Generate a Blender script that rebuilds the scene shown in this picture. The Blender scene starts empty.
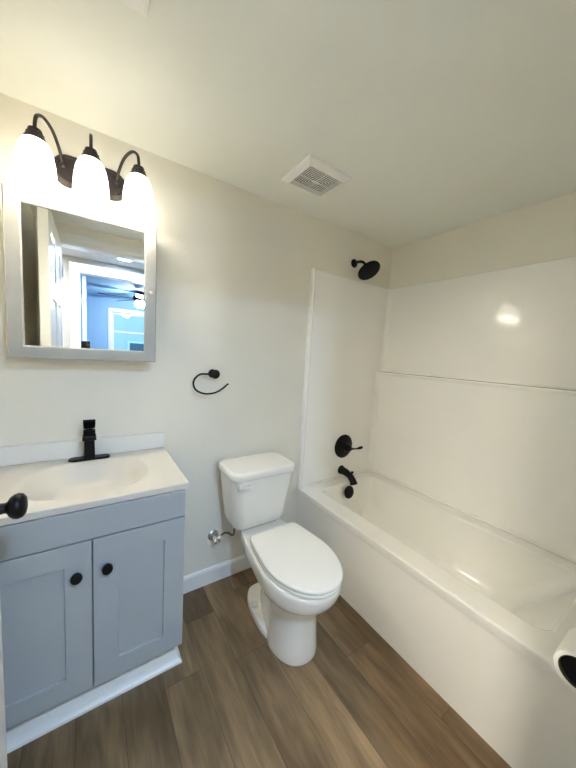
import bpy, bmesh, math, random
from mathutils import Vector, Matrix, Euler
random.seed(4)
scene = bpy.context.scene
C = scene.collection
PI = math.pi

# ------------------------------------------------------------------ camera
CAM = Vector((-1.999, -1.5747, 1.3812))
CAM_ROT = Euler((1.4712, -0.0577, -0.5917), 'XYZ')
cd = bpy.data.cameras.new('camera')
cam = bpy.data.objects.new('camera', cd)
C.objects.link(cam)
cam.location = CAM
cam.rotation_euler = CAM_ROT
cd.sensor_fit = 'VERTICAL'
cd.sensor_height = 36.0
cd.lens = 293.4 / 768 * 36.0
cd.clip_start = 0.01
scene.camera = cam

# ------------------------------------------------------------------ exposure, sky, lamp strengths
vs = scene.view_settings
vs.view_transform = 'Standard'
vs.look = 'None'
vs.gamma = 1.0
vs.use_curve_mapping = False
vs.exposure = 3.2
scene.cycles.max_bounces = 16
scene.cycles.diffuse_bounces = 12
SHADE_COL, SHADE_E = (1.0, 0.95, 0.84), 0.46
BULB_COL, BULB_E = (1.0, 0.92, 0.80), 9.5
HALL_COL, HALL_E = (0.47, 0.68, 1.0), 92.0
HALL_FILL_COL, HALL_FILL_E = (1.0, 0.91, 0.78), 16.0  # added fill light in the hall, out of view
FAN_E = 45.0
SKY_E = 0.11
w = bpy.data.worlds.new('sky')
scene.world = w
w.use_nodes = True
wn, wl = w.node_tree.nodes, w.node_tree.links
wn.clear()
sky = wn.new('ShaderNodeTexSky')
sky.sky_type = 'NISHITA'
sky.sun_disc = False
sky.sun_elevation = math.radians(28)
sky.sun_rotation = math.radians(200)
hs = wn.new('ShaderNodeHueSaturation')
hs.inputs['Saturation'].default_value = 1.45
bg = wn.new('ShaderNodeBackground')
bg.inputs['Strength'].default_value = SKY_E
wo = wn.new('ShaderNodeOutputWorld')
wl.new(sky.outputs[0], hs.inputs['Color'])
wl.new(hs.outputs[0], bg.inputs['Color'])
wl.new(bg.outputs[0], wo.inputs['Surface'])

# ------------------------------------------------------------------ helpers
def principled(name, col, rough=0.5, metal=0.0, bump=0.0, bscale=200.0, var=0.0, vscale=3.0, coat=0.0, spec=0.5, bdist=0.002):
    m = bpy.data.materials.new(name)
    m.use_nodes = True
    n, l = m.node_tree.nodes, m.node_tree.links
    p = n['Principled BSDF']
    p.inputs['Base Color'].default_value = (*col, 1)
    p.inputs['Roughness'].default_value = rough
    p.inputs['Metallic'].default_value = metal
    p.inputs['Specular IOR Level'].default_value = spec
    if coat:
        p.inputs['Coat Weight'].default_value = coat
        p.inputs['Coat Roughness'].default_value = 0.05
    tc = n.new('ShaderNodeTexCoord')
    if bump:
        t = n.new('ShaderNodeTexNoise')
        t.inputs['Scale'].default_value = bscale
        t.inputs['Detail'].default_value = 3
        b = n.new('ShaderNodeBump')
        b.inputs['Strength'].default_value = bump
        b.inputs['Distance'].default_value = bdist
        l.new(tc.outputs['Object'], t.inputs['Vector'])
        l.new(t.outputs['Fac'], b.inputs['Height'])
        l.new(b.outputs['Normal'], p.inputs['Normal'])
    if var:
        t = n.new('ShaderNodeTexNoise')
        t.inputs['Scale'].default_value = vscale
        r = n.new('ShaderNodeMix')
        r.data_type = 'RGBA'
        r.inputs['A'].default_value = (*[c * (1 - var) for c in col], 1)
        r.inputs['B'].default_value = (*[min(1, c * (1 + var)) for c in col], 1)
        l.new(tc.outputs['Object'], t.inputs['Vector'])
        l.new(t.outputs['Fac'], r.inputs['Factor'])
        l.new(r.outputs['Result'], p.inputs['Base Color'])
    return m

def emissive(name, col, strength, base=(0.9, 0.9, 0.88), rough=0.35):
    m = principled(name, base, rough)
    p = m.node_tree.nodes['Principled BSDF']
    p.inputs['Emission Color'].default_value = (*col, 1)
    p.inputs['Emission Strength'].default_value = strength
    return m

def box(bm, x0, x1, y0, y1, z0, z1):
    v = [bm.verts.new((x, y, z)) for z in (z0, z1) for y in (y0, y1) for x in (x0, x1)]
    for f in ((0, 2, 3, 1), (4, 5, 7, 6), (0, 1, 5, 4), (2, 6, 7, 3), (0, 4, 6, 2), (1, 3, 7, 5)):
        bm.faces.new([v[i] for i in f])

def loft(bm, rings, cap0=True, cap1=True, closed=True):
    vr = [[bm.verts.new(p) for p in r] for r in rings]
    n = len(vr[0])
    for a, b in zip(vr, vr[1:]):
        for i in range(n if closed else n - 1):
            j = (i + 1) % n
            bm.faces.new((a[i], a[j], b[j], b[i]))
    if cap0:
        bm.faces.new(list(reversed(vr[0])))
    if cap1:
        bm.faces.new(vr[-1])
    return vr

def frame_from(axis):
    a = Vector(axis).normalized()
    h = Vector((0, 0, 1)) if abs(a.z) < 0.9 else Vector((1, 0, 0))
    u = h.cross(a).normalized()
    return u, a.cross(u), a

def lathe(bm, prof, origin, axis=(0, 0, 1), n=28, cap0=True, cap1=True, sx=1.0, sy=1.0):
    """prof: list of (radius, distance along axis)"""
    u, v, a = frame_from(axis)
    o = Vector(origin)
    rings = []
    for r, h in prof:
        r = max(r, 1e-5)
        rings.append([o + a * h + u * (r * sx * math.cos(2 * PI * k / n)) + v * (r * sy * math.sin(2 * PI * k / n)) for k in range(n)])
    loft(bm, rings, cap0, cap1)

def catmull(pts, sub=8):
    P = [Vector(p) for p in pts]
    P = [2 * P[0] - P[1]] + P + [2 * P[-1] - P[-2]]
    out = []
    for i in range(1, len(P) - 2):
        for k in range(sub):
            t = k / sub
            a, b, c, d = P[i - 1], P[i], P[i + 1], P[i + 2]
            out.append(0.5 * ((2 * b) + (c - a) * t + (2 * a - 5 * b + 4 * c - d) * t * t + (3 * b - a - 3 * c + d) * t ** 3))
    out.append(P[-2])
    return out

def tube(bm, pts, r, n=14, smooth=True, sub=8):
    P = catmull(pts, sub) if smooth else [Vector(p) for p in pts]
    m = len(P)
    rad = r if callable(r) else (lambda t: r)
    T = [(P[min(i + 1, m - 1)] - P[max(i - 1, 0)]).normalized() for i in range(m)]
    u, v, _ = frame_from(T[0])
    rings = []
    for i in range(m):
        u = (u - T[i] * u.dot(T[i])).normalized()
        v = T[i].cross(u)
        rr = rad(i / (m - 1))
        rings.append([P[i] + u * (rr * math.cos(2 * PI * k / n)) + v * (rr * math.sin(2 * PI * k / n)) for k in range(n)])
    loft(bm, rings)

def rrect(x0, x1, y0, y1, r, z, n=6):
    pts = []
    for cx, cy, a0 in ((x1 - r, y1 - r, 0), (x0 + r, y1 - r, PI / 2), (x0 + r, y0 + r, PI), (x1 - r, y0 + r, 1.5 * PI)):
        for k in range(n + 1):
            a = a0 + PI / 2 * k / n
            pts.append((cx + r * math.cos(a), cy + r * math.sin(a), z))
    return pts

def obj(name, bm, mat, parent=None, smooth=True, bevel=0.0, seg=2, angle=40, weld=True):
    if weld:
        bmesh.ops.remove_doubles(bm, verts=bm.verts, dist=1e-5)
    bmesh.ops.recalc_face_normals(bm, faces=bm.faces)
    if parent is not None:
        base = parent.matrix_basis.to_translation()
        q = parent.parent
        while q is not None:
            base += q.matrix_basis.to_translation()
            q = q.parent
        org = base
    else:
        vs_ = [v.co for v in bm.verts]
        lo = [min(v[i] for v in vs_) for i in range(3)]
        hi = [max(v[i] for v in vs_) for i in range(3)]
        org = Vector(((lo[0] + hi[0]) / 2, (lo[1] + hi[1]) / 2, lo[2]))
    bmesh.ops.translate(bm, verts=bm.verts, vec=-org)
    me = bpy.data.meshes.new(name)
    bm.to_mesh(me)
    bm.free()
    if smooth:
        me.polygons.foreach_set('use_smooth', [True] * len(me.polygons))
        me.set_sharp_from_angle(angle=math.radians(angle))
    me.materials.append(mat)
    o = bpy.data.objects.new(name, me)
    C.objects.link(o)
    if parent is not None:
        o.parent = parent
    else:
        o.location = org
    if bevel:
        b = o.modifiers.new('bevel', 'BEVEL')
        b.width = bevel
        b.segments = seg
        b.limit_method = 'ANGLE'
        b.angle_limit = math.radians(35)
        b.harden_normals = True
    if smooth:
        wn_ = o.modifiers.new('weighted_normal', 'WEIGHTED_NORMAL')
        wn_.keep_sharp = True
        wn_.weight = 80
    return o

def thing(name, label, cat, loc, group=None):
    o = bpy.data.objects.new(name, None)
    o.empty_display_size = 0.05
    C.objects.link(o)
    o.location = loc
    o['label'] = label
    o['category'] = cat
    if group:
        o['group'] = group
    return o

def tag(o, label, cat, group=None):
    o['label'] = label
    o['category'] = cat
    if group:
        o['group'] = group
    return o

def struct(name, bm, mat, parent=None, **k):
    o = obj(name, bm, mat, parent, **k)
    if parent is None:
        o['kind'] = 'structure'
    return o

def copy_thing(root, loc, label=None):
    r = root.copy()
    C.objects.link(r)
    r.location = loc
    if label:
        r['label'] = label
    for ch in list(root.children):
        c = ch.copy()
        C.objects.link(c)
        c.parent = r
        for g in list(ch.children):
            d = g.copy()
            C.objects.link(d)
            d.parent = c
    return r

B = bmesh.new

# ------------------------------------------------------------------ materials
M = {}
M['wall'] = principled('painted_wall', (0.80, 0.762, 0.662), 0.55, bump=0.12, bscale=350)
M['ceiling'] = principled('painted_ceiling', (0.85, 0.855, 0.785), 0.7, bump=0.12, bscale=300)
M['hall_wall'] = principled('hall_wall_dimmed', (0.27, 0.28, 0.28), 0.6, bump=0.1, bscale=350)  # shade painted in: darkened so the hall stays dim under its strong lamp
M['hall_ceiling'] = principled('hall_ceiling_dimmed', (0.42, 0.44, 0.46), 0.7)  # ceiling darkened in colour too, for the dim hall
M['blue_wall'] = principled('bedroom_wall', (0.30, 0.52, 0.80), 0.6, bump=0.1, bscale=350)
M['trim'] = principled('white_trim', (0.82, 0.82, 0.80), 0.3)
M['door'] = principled('white_door_paint', (0.80, 0.79, 0.75), 0.32)
M['acrylic'] = principled('glossy_white_acrylic', (0.91, 0.895, 0.85), 0.09, bump=0.2, bscale=4.0, coat=0.3, bdist=0.0008)
M['tub'] = principled('white_tub_acrylic', (0.90, 0.89, 0.84), 0.14, coat=0.2)
M['china'] = principled('white_vitreous_china', (0.86, 0.83, 0.76), 0.08, coat=0.5)
M['seat'] = principled('white_seat_plastic', (0.84, 0.81, 0.735), 0.22)
M['plastic'] = principled('white_plastic', (0.80, 0.79, 0.75), 0.35)
M['marble'] = principled('cultured_marble', (0.60, 0.565, 0.50), 0.32, var=0.02, vscale=9)
M['splash'] = principled('marble_splash_lit_tone', (0.80, 0.785, 0.74), 0.3)  # same marble as the slab, hall light painted in as a lighter colour
M['cabinet'] = principled('blue_grey_cabinet_paint', (0.36, 0.385, 0.395), 0.38, bump=0.03, bscale=400)
M['black'] = principled('matte_black_metal', (0.004, 0.0038, 0.0037), 0.36, spec=0.2)
M['bronze'] = principled('dark_bronze_metal', (0.055, 0.045, 0.042), 0.36, metal=0.7)
M['darkgap'] = principled('dark_backing', (0.03, 0.03, 0.028), 0.8)  # near-black for plank joints and for painted shade behind vent louvers
M['chrome'] = principled('chrome', (0.75, 0.75, 0.76), 0.12, metal=1.0)
M['nickel'] = principled('satin_nickel', (0.62, 0.61, 0.60), 0.3, metal=1.0)
M['hose'] = principled('braided_hose', (0.16, 0.16, 0.16), 0.4, metal=0.6, bump=0.5, bscale=900)
M['frame'] = principled('cabinet_frame_grey', (0.36, 0.36, 0.335), 0.42, var=0.03, vscale=30)
M['mirror'] = principled('mirror_glass', (0.90, 0.92, 0.91), 0.01, metal=1.0)
M['white_plastic'] = principled('bright_white_plastic', (0.92, 0.91, 0.87), 0.35)
M['paper'] = principled('tissue_paper', (0.86, 0.84, 0.78), 0.9, bump=0.5, bscale=250)
M['cardboard'] = principled('cardboard_core', (0.10, 0.065, 0.04), 0.9)
M['shade'] = emissive('glowing_frosted_glass', SHADE_COL, SHADE_E)
M['bulb'] = emissive('lit_bulb', BULB_COL, BULB_E)
M['hall_lens'] = emissive('lit_downlight_lens', HALL_COL, HALL_E)
M['hall_fill_lens'] = emissive('warm_fill_light_lens', HALL_FILL_COL, HALL_FILL_E)  # lens of the added fill light
M['fan_lens'] = emissive('lit_fan_globe', (0.82, 0.92, 1.0), FAN_E)
M['phone'] = principled('dark_phone_back', (0.02, 0.022, 0.025), 0.15)
M['lens'] = principled('phone_lens_glass', (0.25, 0.25, 0.26), 0.08, metal=0.6)
M['siding'] = principled('pale_siding', (0.62, 0.66, 0.66), 0.6)
M['roof'] = principled('grey_roof_shingle', (0.22, 0.25, 0.25), 0.9, bump=0.5, bscale=40, var=0.3, vscale=20)
M['leaf'] = principled('tree_leaf', (0.10, 0.22, 0.14), 0.7, var=0.5, vscale=6)
M['bark'] = principled('bark', (0.10, 0.08, 0.06), 0.9)
M['grass'] = principled('lawn', (0.10, 0.20, 0.06), 0.9, var=0.4, vscale=4)
M['pane_dark'] = principled('dark_window_pane', (0.08, 0.12, 0.16), 0.05)

def siding_lines(m):
    n, l = m.node_tree.nodes, m.node_tree.links
    tc = n.new('ShaderNodeTexCoord')
    wv = n.new('ShaderNodeTexWave')
    wv.wave_type = 'BANDS'
    wv.bands_direction = 'Z'
    wv.wave_profile = 'SAW'
    wv.inputs['Scale'].default_value = 1.6
    b = n.new('ShaderNodeBump')
    b.inputs['Strength'].default_value = 0.6
    b.inputs['Distance'].default_value = 0.03
    l.new(tc.outputs['Object'], wv.inputs['Vector'])
    l.new(wv.outputs['Fac'], b.inputs['Height'])
    l.new(b.outputs['Normal'], n['Principled BSDF'].inputs['Normal'])
siding_lines(M['siding'])

def glass_mat():
    m = bpy.data.materials.new('clear_window_glass')
    m.use_nodes = True
    n, l = m.node_tree.nodes, m.node_tree.links
    n.clear()
    out = n.new('ShaderNodeOutputMaterial')
    mix = n.new('ShaderNodeMixShader')
    tr = n.new('ShaderNodeBsdfTransparent')
    tr.inputs['Color'].default_value = (0.93, 0.97, 0.97, 1)
    gl = n.new('ShaderNodeBsdfGlossy')
    gl.inputs['Roughness'].default_value = 0.02
    fr = n.new('ShaderNodeFresnel')
    fr.inputs['IOR'].default_value = 1.45
    l.new(fr.outputs[0], mix.inputs[0])
    l.new(tr.outputs[0], mix.inputs[1])
    l.new(gl.outputs[0], mix.inputs[2])
    l.new(mix.outputs[0], out.inputs['Surface'])
    return m
M['glass'] = glass_mat()

def plank_mat():
    m = bpy.data.materials.new('vinyl_plank_wood')
    m.use_nodes = True
    n, l = m.node_tree.nodes, m.node_tree.links
    p = n['Principled BSDF']
    geo = n.new('ShaderNodeNewGeometry')
    rnd = geo.outputs['Random Per Island']
    tc = n.new('ShaderNodeTexCoord')
    off = n.new('ShaderNodeCombineXYZ')
    mul = n.new('ShaderNodeMath'); mul.operation = 'MULTIPLY'; mul.inputs[1].default_value = 37.0
    l.new(rnd, mul.inputs[0])
    l.new(mul.outputs[0], off.inputs[0]); l.new(mul.outputs[0], off.inputs[1]); l.new(mul.outputs[0], off.inputs[2])
    add = n.new('ShaderNodeVectorMath'); add.operation = 'ADD'
    l.new(tc.outputs['Object'], add.inputs[0]); l.new(off.outputs[0], add.inputs[1])
    def stretched(sx, sy, scale, detail, dist):
        mp = n.new('ShaderNodeMapping'); mp.inputs['Scale'].default_value = (sx, sy, 1)
        t = n.new('ShaderNodeTexNoise'); t.inputs['Scale'].default_value = scale
        t.inputs['Detail'].default_value = detail; t.inputs['Distortion'].default_value = dist
        l.new(add.outputs[0], mp.inputs['Vector']); l.new(mp.outputs[0], t.inputs['Vector'])
        return t.outputs['Fac']
    broad = stretched(1.0, 0.16, 9.0, 3.0, 0.8)      # long cathedral bands
    fine = stretched(1.0, 0.10, 62.0, 6.0, 0.6)     # fine pores
    blot = stretched(1.0, 0.4, 8.0, 4.0, 0.3)
    r1 = n.new('ShaderNodeValToRGB')
    e = r1.color_ramp.elements
    e[0].position, e[0].color = 0.30, (0.128, 0.078, 0.037, 1)
    e[1].position, e[1].color = 0.70, (0.275, 0.186, 0.097, 1)
    x = r1.color_ramp.elements.new(0.5); x.color = (0.20, 0.131, 0.067, 1)
    l.new(broad, r1.inputs[0])
    r2 = n.new('ShaderNodeMapRange')
    r2.inputs['From Min'].default_value, r2.inputs['From Max'].default_value = 0.3, 0.7
    r2.inputs['To Min'].default_value, r2.inputs['To Max'].default_value = 0.78, 1.17
    l.new(fine, r2.inputs['Value'])
    r3 = n.new('ShaderNodeMapRange')
    r3.inputs['To Min'].default_value, r3.inputs['To Max'].default_value = 0.86, 1.14
    l.new(rnd, r3.inputs['Value'])
    r4 = n.new('ShaderNodeMapRange')
    r4.inputs['From Min'].default_value, r4.inputs['From Max'].default_value = 0.3, 0.7
    r4.inputs['To Min'].default_value, r4.inputs['To Max'].default_value = 0.74, 1.22
    l.new(blot, r4.inputs['Value'])
    def m2(a, b):
        q = n.new('ShaderNodeMath'); q.operation = 'MULTIPLY'
        l.new(a, q.inputs[0]); l.new(b, q.inputs[1]); return q.outputs[0]
    f = m2(m2(r2.outputs[0], r3.outputs[0]), r4.outputs[0])
    vm = n.new('ShaderNodeVectorMath'); vm.operation = 'SCALE'
    l.new(r1.outputs[0], vm.inputs[0]); l.new(f, vm.inputs['Scale'])
    l.new(vm.outputs[0], p.inputs['Base Color'])
    p.inputs['Roughness'].default_value = 0.42
    b = n.new('ShaderNodeBump'); b.inputs['Strength'].default_value = 0.15; b.inputs['Distance'].default_value = 0.001
    l.new(fine, b.inputs['Height']); l.new(b.outputs['Normal'], p.inputs['Normal'])
    return m
M['plank'] = plank_mat()

# ------------------------------------------------------------------ room shell
H = 2.2636
LW = -2.32             # left wall face
NF, NB = -1.526, -1.640  # front wall: bathroom face, hall face
HF, HB = -2.53, -2.64  # hall far wall faces
BED = -5.30
DX0, DX1, DZ = -2.178, -1.352, 2.115   # bathroom doorway
EX0, EX1 = -2.075, -1.29               # bedroom doorway

bm = B()
PW, X0 = 0.1475, -0.870
k = -17
row = 0
xs0 = X0 + PW * 7
fixed = {(-1): -0.750, (-4): -0.500, (-6): -0.456}
for r in range(-18, 13):
    a, b = X0 + PW * r, X0 + PW * (r + 1)
    a2, b2 = max(a, -3.6), min(b, 0.95)
    if a2 >= b2:
        continue
    j = fixed.get(r, None)
    s = j if j is not None else -random.random() * 1.2
    ys = [0.05]
    y = s
    while y < 0.05:
        y += 1.22
    y -= 1.22
    while y > -5.4:
        if y < 0.05:
            ys.append(y)
        y -= 1.22
    ys.append(-5.4)
    for y1, y0 in zip(ys, ys[1:]):
        g = 0.0006
        vv = [bm.verts.new(q) for q in ((a2 + g, y0 + g, 0), (b2 - g, y0 + g, 0), (b2 - g, y1 - g, 0), (a2 + g, y1 - g, 0))]
        bm.faces.new(vv)
struct('floor', bm, M['plank'], smooth=False)
bm = B(); box(bm, -3.6, 0.95, -5.4, 0.1, -0.08, -0.0015); struct('floor_subfloor', bm, M['darkgap'], smooth=False)

bm = B(); box(bm, -3.6, 0.95, NF - 0.05, 0.12, H, H + 0.1); struct('ceiling', bm, M['ceiling'], smooth=False)
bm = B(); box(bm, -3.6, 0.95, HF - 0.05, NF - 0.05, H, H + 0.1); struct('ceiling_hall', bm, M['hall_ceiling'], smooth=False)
bm = B(); box(bm, -3.6, 0.95, -5.42, HF - 0.05, H, H + 0.1); struct('ceiling_bedroom', bm, M['blue_wall'], smooth=False)
bm = B(); box(bm, -2.44, 0.12, 0.0, 0.12, -0.0, H); struct('wall_back', bm, M['wall'], smooth=False)
bm = B(); box(bm, 0.0, 0.12, NF, 0.0, 0.0, H); struct('wall_right', bm, M['wall'], smooth=False)
bm = B(); box(bm, LW - 0.12, LW, NF, 0.0, 0.0, H); struct('wall_left', bm, M['wall'], smooth=False)
bm = B()
box(bm, -3.3, DX0 - 0.02, NB, NF, 0, H)
box(bm, DX1 + 0.02, 0.12, NB, NF, 0, H)
box(bm, DX0 - 0.02, DX1 + 0.02, NB, NF, DZ + 0.02, H)
struct('wall_front', bm, M['wall'], smooth=False)
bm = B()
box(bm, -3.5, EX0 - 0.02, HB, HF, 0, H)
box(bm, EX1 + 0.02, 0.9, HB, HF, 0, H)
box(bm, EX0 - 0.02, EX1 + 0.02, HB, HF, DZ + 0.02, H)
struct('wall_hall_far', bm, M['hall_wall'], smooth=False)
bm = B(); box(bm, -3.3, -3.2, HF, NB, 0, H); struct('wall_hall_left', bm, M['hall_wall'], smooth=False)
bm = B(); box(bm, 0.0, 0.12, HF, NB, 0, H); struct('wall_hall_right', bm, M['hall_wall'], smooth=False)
bm = B(); box(bm, -3.5, -3.4, BED, HB, 0, H); struct('wall_bedroom_left', bm, M['blue_wall'], smooth=False)
bm = B(); box(bm, 0.8, 0.9, BED, HB, 0, H); struct('wall_bedroom_right', bm, M['blue_wall'], smooth=False)
WX0, WX1, WZ0, WZ1 = -1.635, -0.50, 0.92, 2.005
bm = B()
box(bm, -3.5, WX0, BED - 0.12, BED, 0, H)
box(bm, WX1, 0.9, BED - 0.12, BED, 0, H)
box(bm, WX0, WX1, BED - 0.12, BED, 0, WZ0)
box(bm, WX0, WX1, BED - 0.12, BED, WZ1, H)
struct('wall_bedroom_back', bm, M['blue_wall'], smooth=False)

# door casings and jambs
def casing(name, x0, x1, zt, yface, sgn, ws=0.085):
    """moulded casing round an opening, on a wall face at yface, standing proud towards sgn"""
    bm = B()
    prof = [(0.0, 0.0), (0.0, 0.010), (0.012, 0.013), (0.03, 0.012), (0.05, 0.017), (ws - 0.006, 0.019), (ws, 0.016), (ws, 0.0)]
    path = [((x0 - 0.004, 0.0), (-1, 0)), ((x0 - 0.004, zt + 0.004), (-1, 1)), ((x1 + 0.004, zt + 0.004), (1, 1)), ((x1 + 0.004, 0.0), (1, 0))]
    rings = []
    for (px, pz), (dx, dz) in path:
        rings.append([(px + dx * o, yface + sgn * d, pz + dz * o) for o, d in prof])
    loft(bm, rings)
    return struct(name, bm, M['trim'], smooth=False)

def jamb(name, x0, x1, zt, y0, y1):
    bm = B()
    box(bm, x0 - 0.0195, x0, y0, y1, 0, zt)
    box(bm, x1, x1 + 0.0195, y0, y1, 0, zt)
    box(bm, x0 - 0.0195, x1 + 0.0195, y0, y1, zt, zt + 0.0195)
    return struct(name, bm, M['trim'], smooth=False)

casing('trim_1', DX0, DX1, DZ, NF, 1)
casing('trim_2', DX0, DX1, DZ, NB, -1)
jamb('trim_3', DX0, DX1, DZ, NB, NF)
casing('trim_4', EX0, EX1, DZ, HF, 1)
casing('trim_5', EX0, EX1, DZ, HB, -1)
jamb('trim_6', EX0, EX1, DZ, HB, HF)

def baseboard(name, p0, p1, nrm, h=0.098):
    """p0,p1: run at the wall foot, nrm: direction out of the wall"""
    bm = B()
    prof = [(0.0, 0.0), (0.014, 0.0), (0.014, h - 0.016), (0.010, h - 0.006), (0.006, h), (0.0, h)]
    rings = [[(p[0] + nrm[0] * d, p[1] + nrm[1] * d, z) for d, z in prof] for p in (p0, p1)]
    loft(bm, rings)
    return struct(name, bm, M['trim'], smooth=False)
baseboard('baseboard_back', (-1.697, -0.0005), (-0.802, -0.0005), (0, -1))
baseboard('baseboard_left', (LW + 0.0005, NF), (LW + 0.0005, -0.50), (1, 0))
baseboard('baseboard_front', (DX1 + 0.092, NF + 0.0005), (-0.802, NF + 0.0005), (0, 1))
baseboard('baseboard_hall_far', (-3.2, HF + 0.0005), (EX0 - 0.092, HF + 0.0005), (0, 1))

# ------------------------------------------------------------------ six-panel doors
def six_panel_leaf(bm, w_, h_, th, R):
    """leaf in local coords (u along width, t thickness, z up) mapped to the world by R"""
    us = [0, 0.115, 0.115 + (w_ - 0.33) / 2, 0.215 + (w_ - 0.33) / 2, w_ - 0.115, w_]
    zs = [0, 0.23, 0.78, 0.90, 1.62, 1.72, 1.98, h_]
    panel_rows = (1, 3, 5)
    for t, s in ((th, -1), (0.0, 1)):
        for i in range(5):
            for j in range(7):
                u0, u1, z0, z1 = us[i], us[i + 1], zs[j], zs[j + 1]
                if i in (1, 3) and j in panel_rows:
                    steps = [(0, 0), (0.012, 0.008), (0.022, 0.008), (0.05, 0.002)]
                    rings = [[R(u0 + a, t + s * d, z0 + a), R(u1 - a, t + s * d, z0 + a), R(u1 - a, t + s * d, z1 - a), R(u0 + a, t + s * d, z1 - a)] for a, d in steps]
                    loft(bm, rings, cap0=False)
                else:
                    bm.faces.new([bm.verts.new(R(*q)) for q in ((u0, t, z0), (u1, t, z0), (u1, t, z1), (u0, t, z1))])
    for q in (((0, 0), (w_, 0)),):
        bm.faces.new([bm.verts.new(R(*p)) for p in ((0, 0, 0), (w_, 0, 0), (w_, th, 0), (0, th, 0))])
        bm.faces.new([bm.verts.new(R(*p)) for p in ((0, 0, h_), (w_, 0, h_), (w_, th, h_), (0, th, h_))])
        bm.faces.new([bm.verts.new(R(*p)) for p in ((0, 0, 0), (0, th, 0), (0, th, h_), (0, 0, h_))])
        bm.faces.new([bm.verts.new(R(*p)) for p in ((w_, 0, 0), (w_, th, 0), (w_, th, h_), (w_, 0, h_))])

KNOB = [(r * 0.92, h * 0.86) for r, h in [(0.033, 0.0), (0.033, 0.004), (0.028, 0.009), (0.013, 0.011), (0.0115, 0.030), (0.015, 0.034), (0.022, 0.038), (0.0275, 0.046),
        (0.029, 0.054), (0.0265, 0.062), (0.019, 0.068), (0.009, 0.070), (0.0, 0.0705)]]

# bathroom door, open against the left wall
FX = -2.167
FY = -0.712
bm = B()
DA = math.radians(0.4)
def DR(x, y, z=0.0):
    hx_, hy_ = FX, FY - 0.80
    dx, dy = x - hx_, y - hy_
    return (hx_ + dx * math.cos(DA) - dy * math.sin(DA), hy_ + dx * math.sin(DA) + dy * math.cos(DA), z)
DN = Vector((math.cos(DA), math.sin(DA), 0))
six_panel_leaf(bm, 0.80, DZ - 0.02, 0.045, lambda u, t, z: DR(FX - 0.045 + t, FY - 0.80 + u, z + 0.012))
door = struct('door_1', bm, M['door'], smooth=False)
bm = B(); lathe(bm, KNOB, DR(FX, -0.775, 1.030), DN); obj('door_knob', bm, M['black'], door)
bm = B(); lathe(bm, KNOB, DR(FX - 0.045, -0.775, 1.030), -DN); obj('door_knob', bm, M['black'], door)
bm = B(); loft(bm, [[DR(x, y, z) for x, y in ((FX - 0.035, FY - 0.0005), (FX - 0.010, FY - 0.0005), (FX - 0.010, FY + 0.0012), (FX - 0.035, FY + 0.0012))] for z in (0.995, 1.065)]); obj('latch_plate', bm, M['black'], door, smooth=False)
for z in (0.25, 1.05, 1.86):
    bm = B(); lathe(bm, [(0.006, 0), (0.006, 0.09)], (FX + 0.004, NF + 0.006, z), n=12); obj('hinge', bm, M['nickel'], door)

# bedroom door, swung into the bedroom
bm = B()
EY = HB - 0.008
six_panel_leaf(bm, 0.76, DZ - 0.02, 0.035, lambda u, t, z: (EX0 + 0.014 + t, EY - u, z + 0.012))
door2 = struct('door_2', bm, M['door'], smooth=False)
for z in (0.25, 1.05, 1.78):
    bm = B()
    lathe(bm, [(0.007, 0), (0.007, 0.09)], (EX0 + 0.008, EY + 0.004, z), n=12)
    box(bm, EX0 + 0.014, EX0 + 0.045, EY - 0.001, EY + 0.002, z, z + 0.09)
    obj('hinge', bm, M['nickel'], door2, smooth=False)
bm = B(); lathe(bm, KNOB, (EX0 + 0.049, EY - 0.69, 1.0), (1, 0, 0)); obj('door_knob', bm, M['black'], door2)

# ------------------------------------------------------------------ bedroom window, double hung
win = None
bm = B()
for a in (0,):
    # casing on the room face
    ws = 0.065
    prof = [(0.0, 0.0), (0.0, 0.012), (0.03, 0.016), (ws, 0.018), (ws, 0.0)]
    path = [((WX0, WZ0), (-1, -1)), ((WX0, WZ1), (-1, 1)), ((WX1, WZ1), (1, 1)), ((WX1, WZ0), (1, -1))]
    rings = [[(px + dx * o, BED + d, pz + dz * o) for o, d in prof] for (px, pz), (dx, dz) in path]
    rings.append(rings[0])
    loft(bm, rings, False, False)
win = struct('window_1', bm, M['trim'], smooth=False)
ZM = 1.635
def sash(z0, z1, y, name):
    bm = B()
    t = 0.032
    box(bm, WX0 + 0.002, WX0 + t, y - 0.03, y, z0, z1); box(bm, WX1 - t, WX1 - 0.002, y - 0.03, y, z0, z1)
    box(bm, WX0 + t, WX1 - t, y - 0.03, y, z0, z0 + t); box(bm, WX0 + t, WX1 - t, y - 0.03, y, z1 - t, z1)
    s = obj(name, bm, M['trim'], win, smooth=False)
    bm = B(); box(bm, WX0 + t, WX1 - t, y - 0.017, y - 0.013, z0 + t, z1 - t)
    obj('window_pane', bm, M['glass'], s, smooth=False)
sash(ZM - 0.016, WZ1 - 0.002, BED - 0.062, 'upper_sash')
sash(WZ0 + 0.002, ZM + 0.016, BED - 0.028, 'lower_sash')

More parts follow.
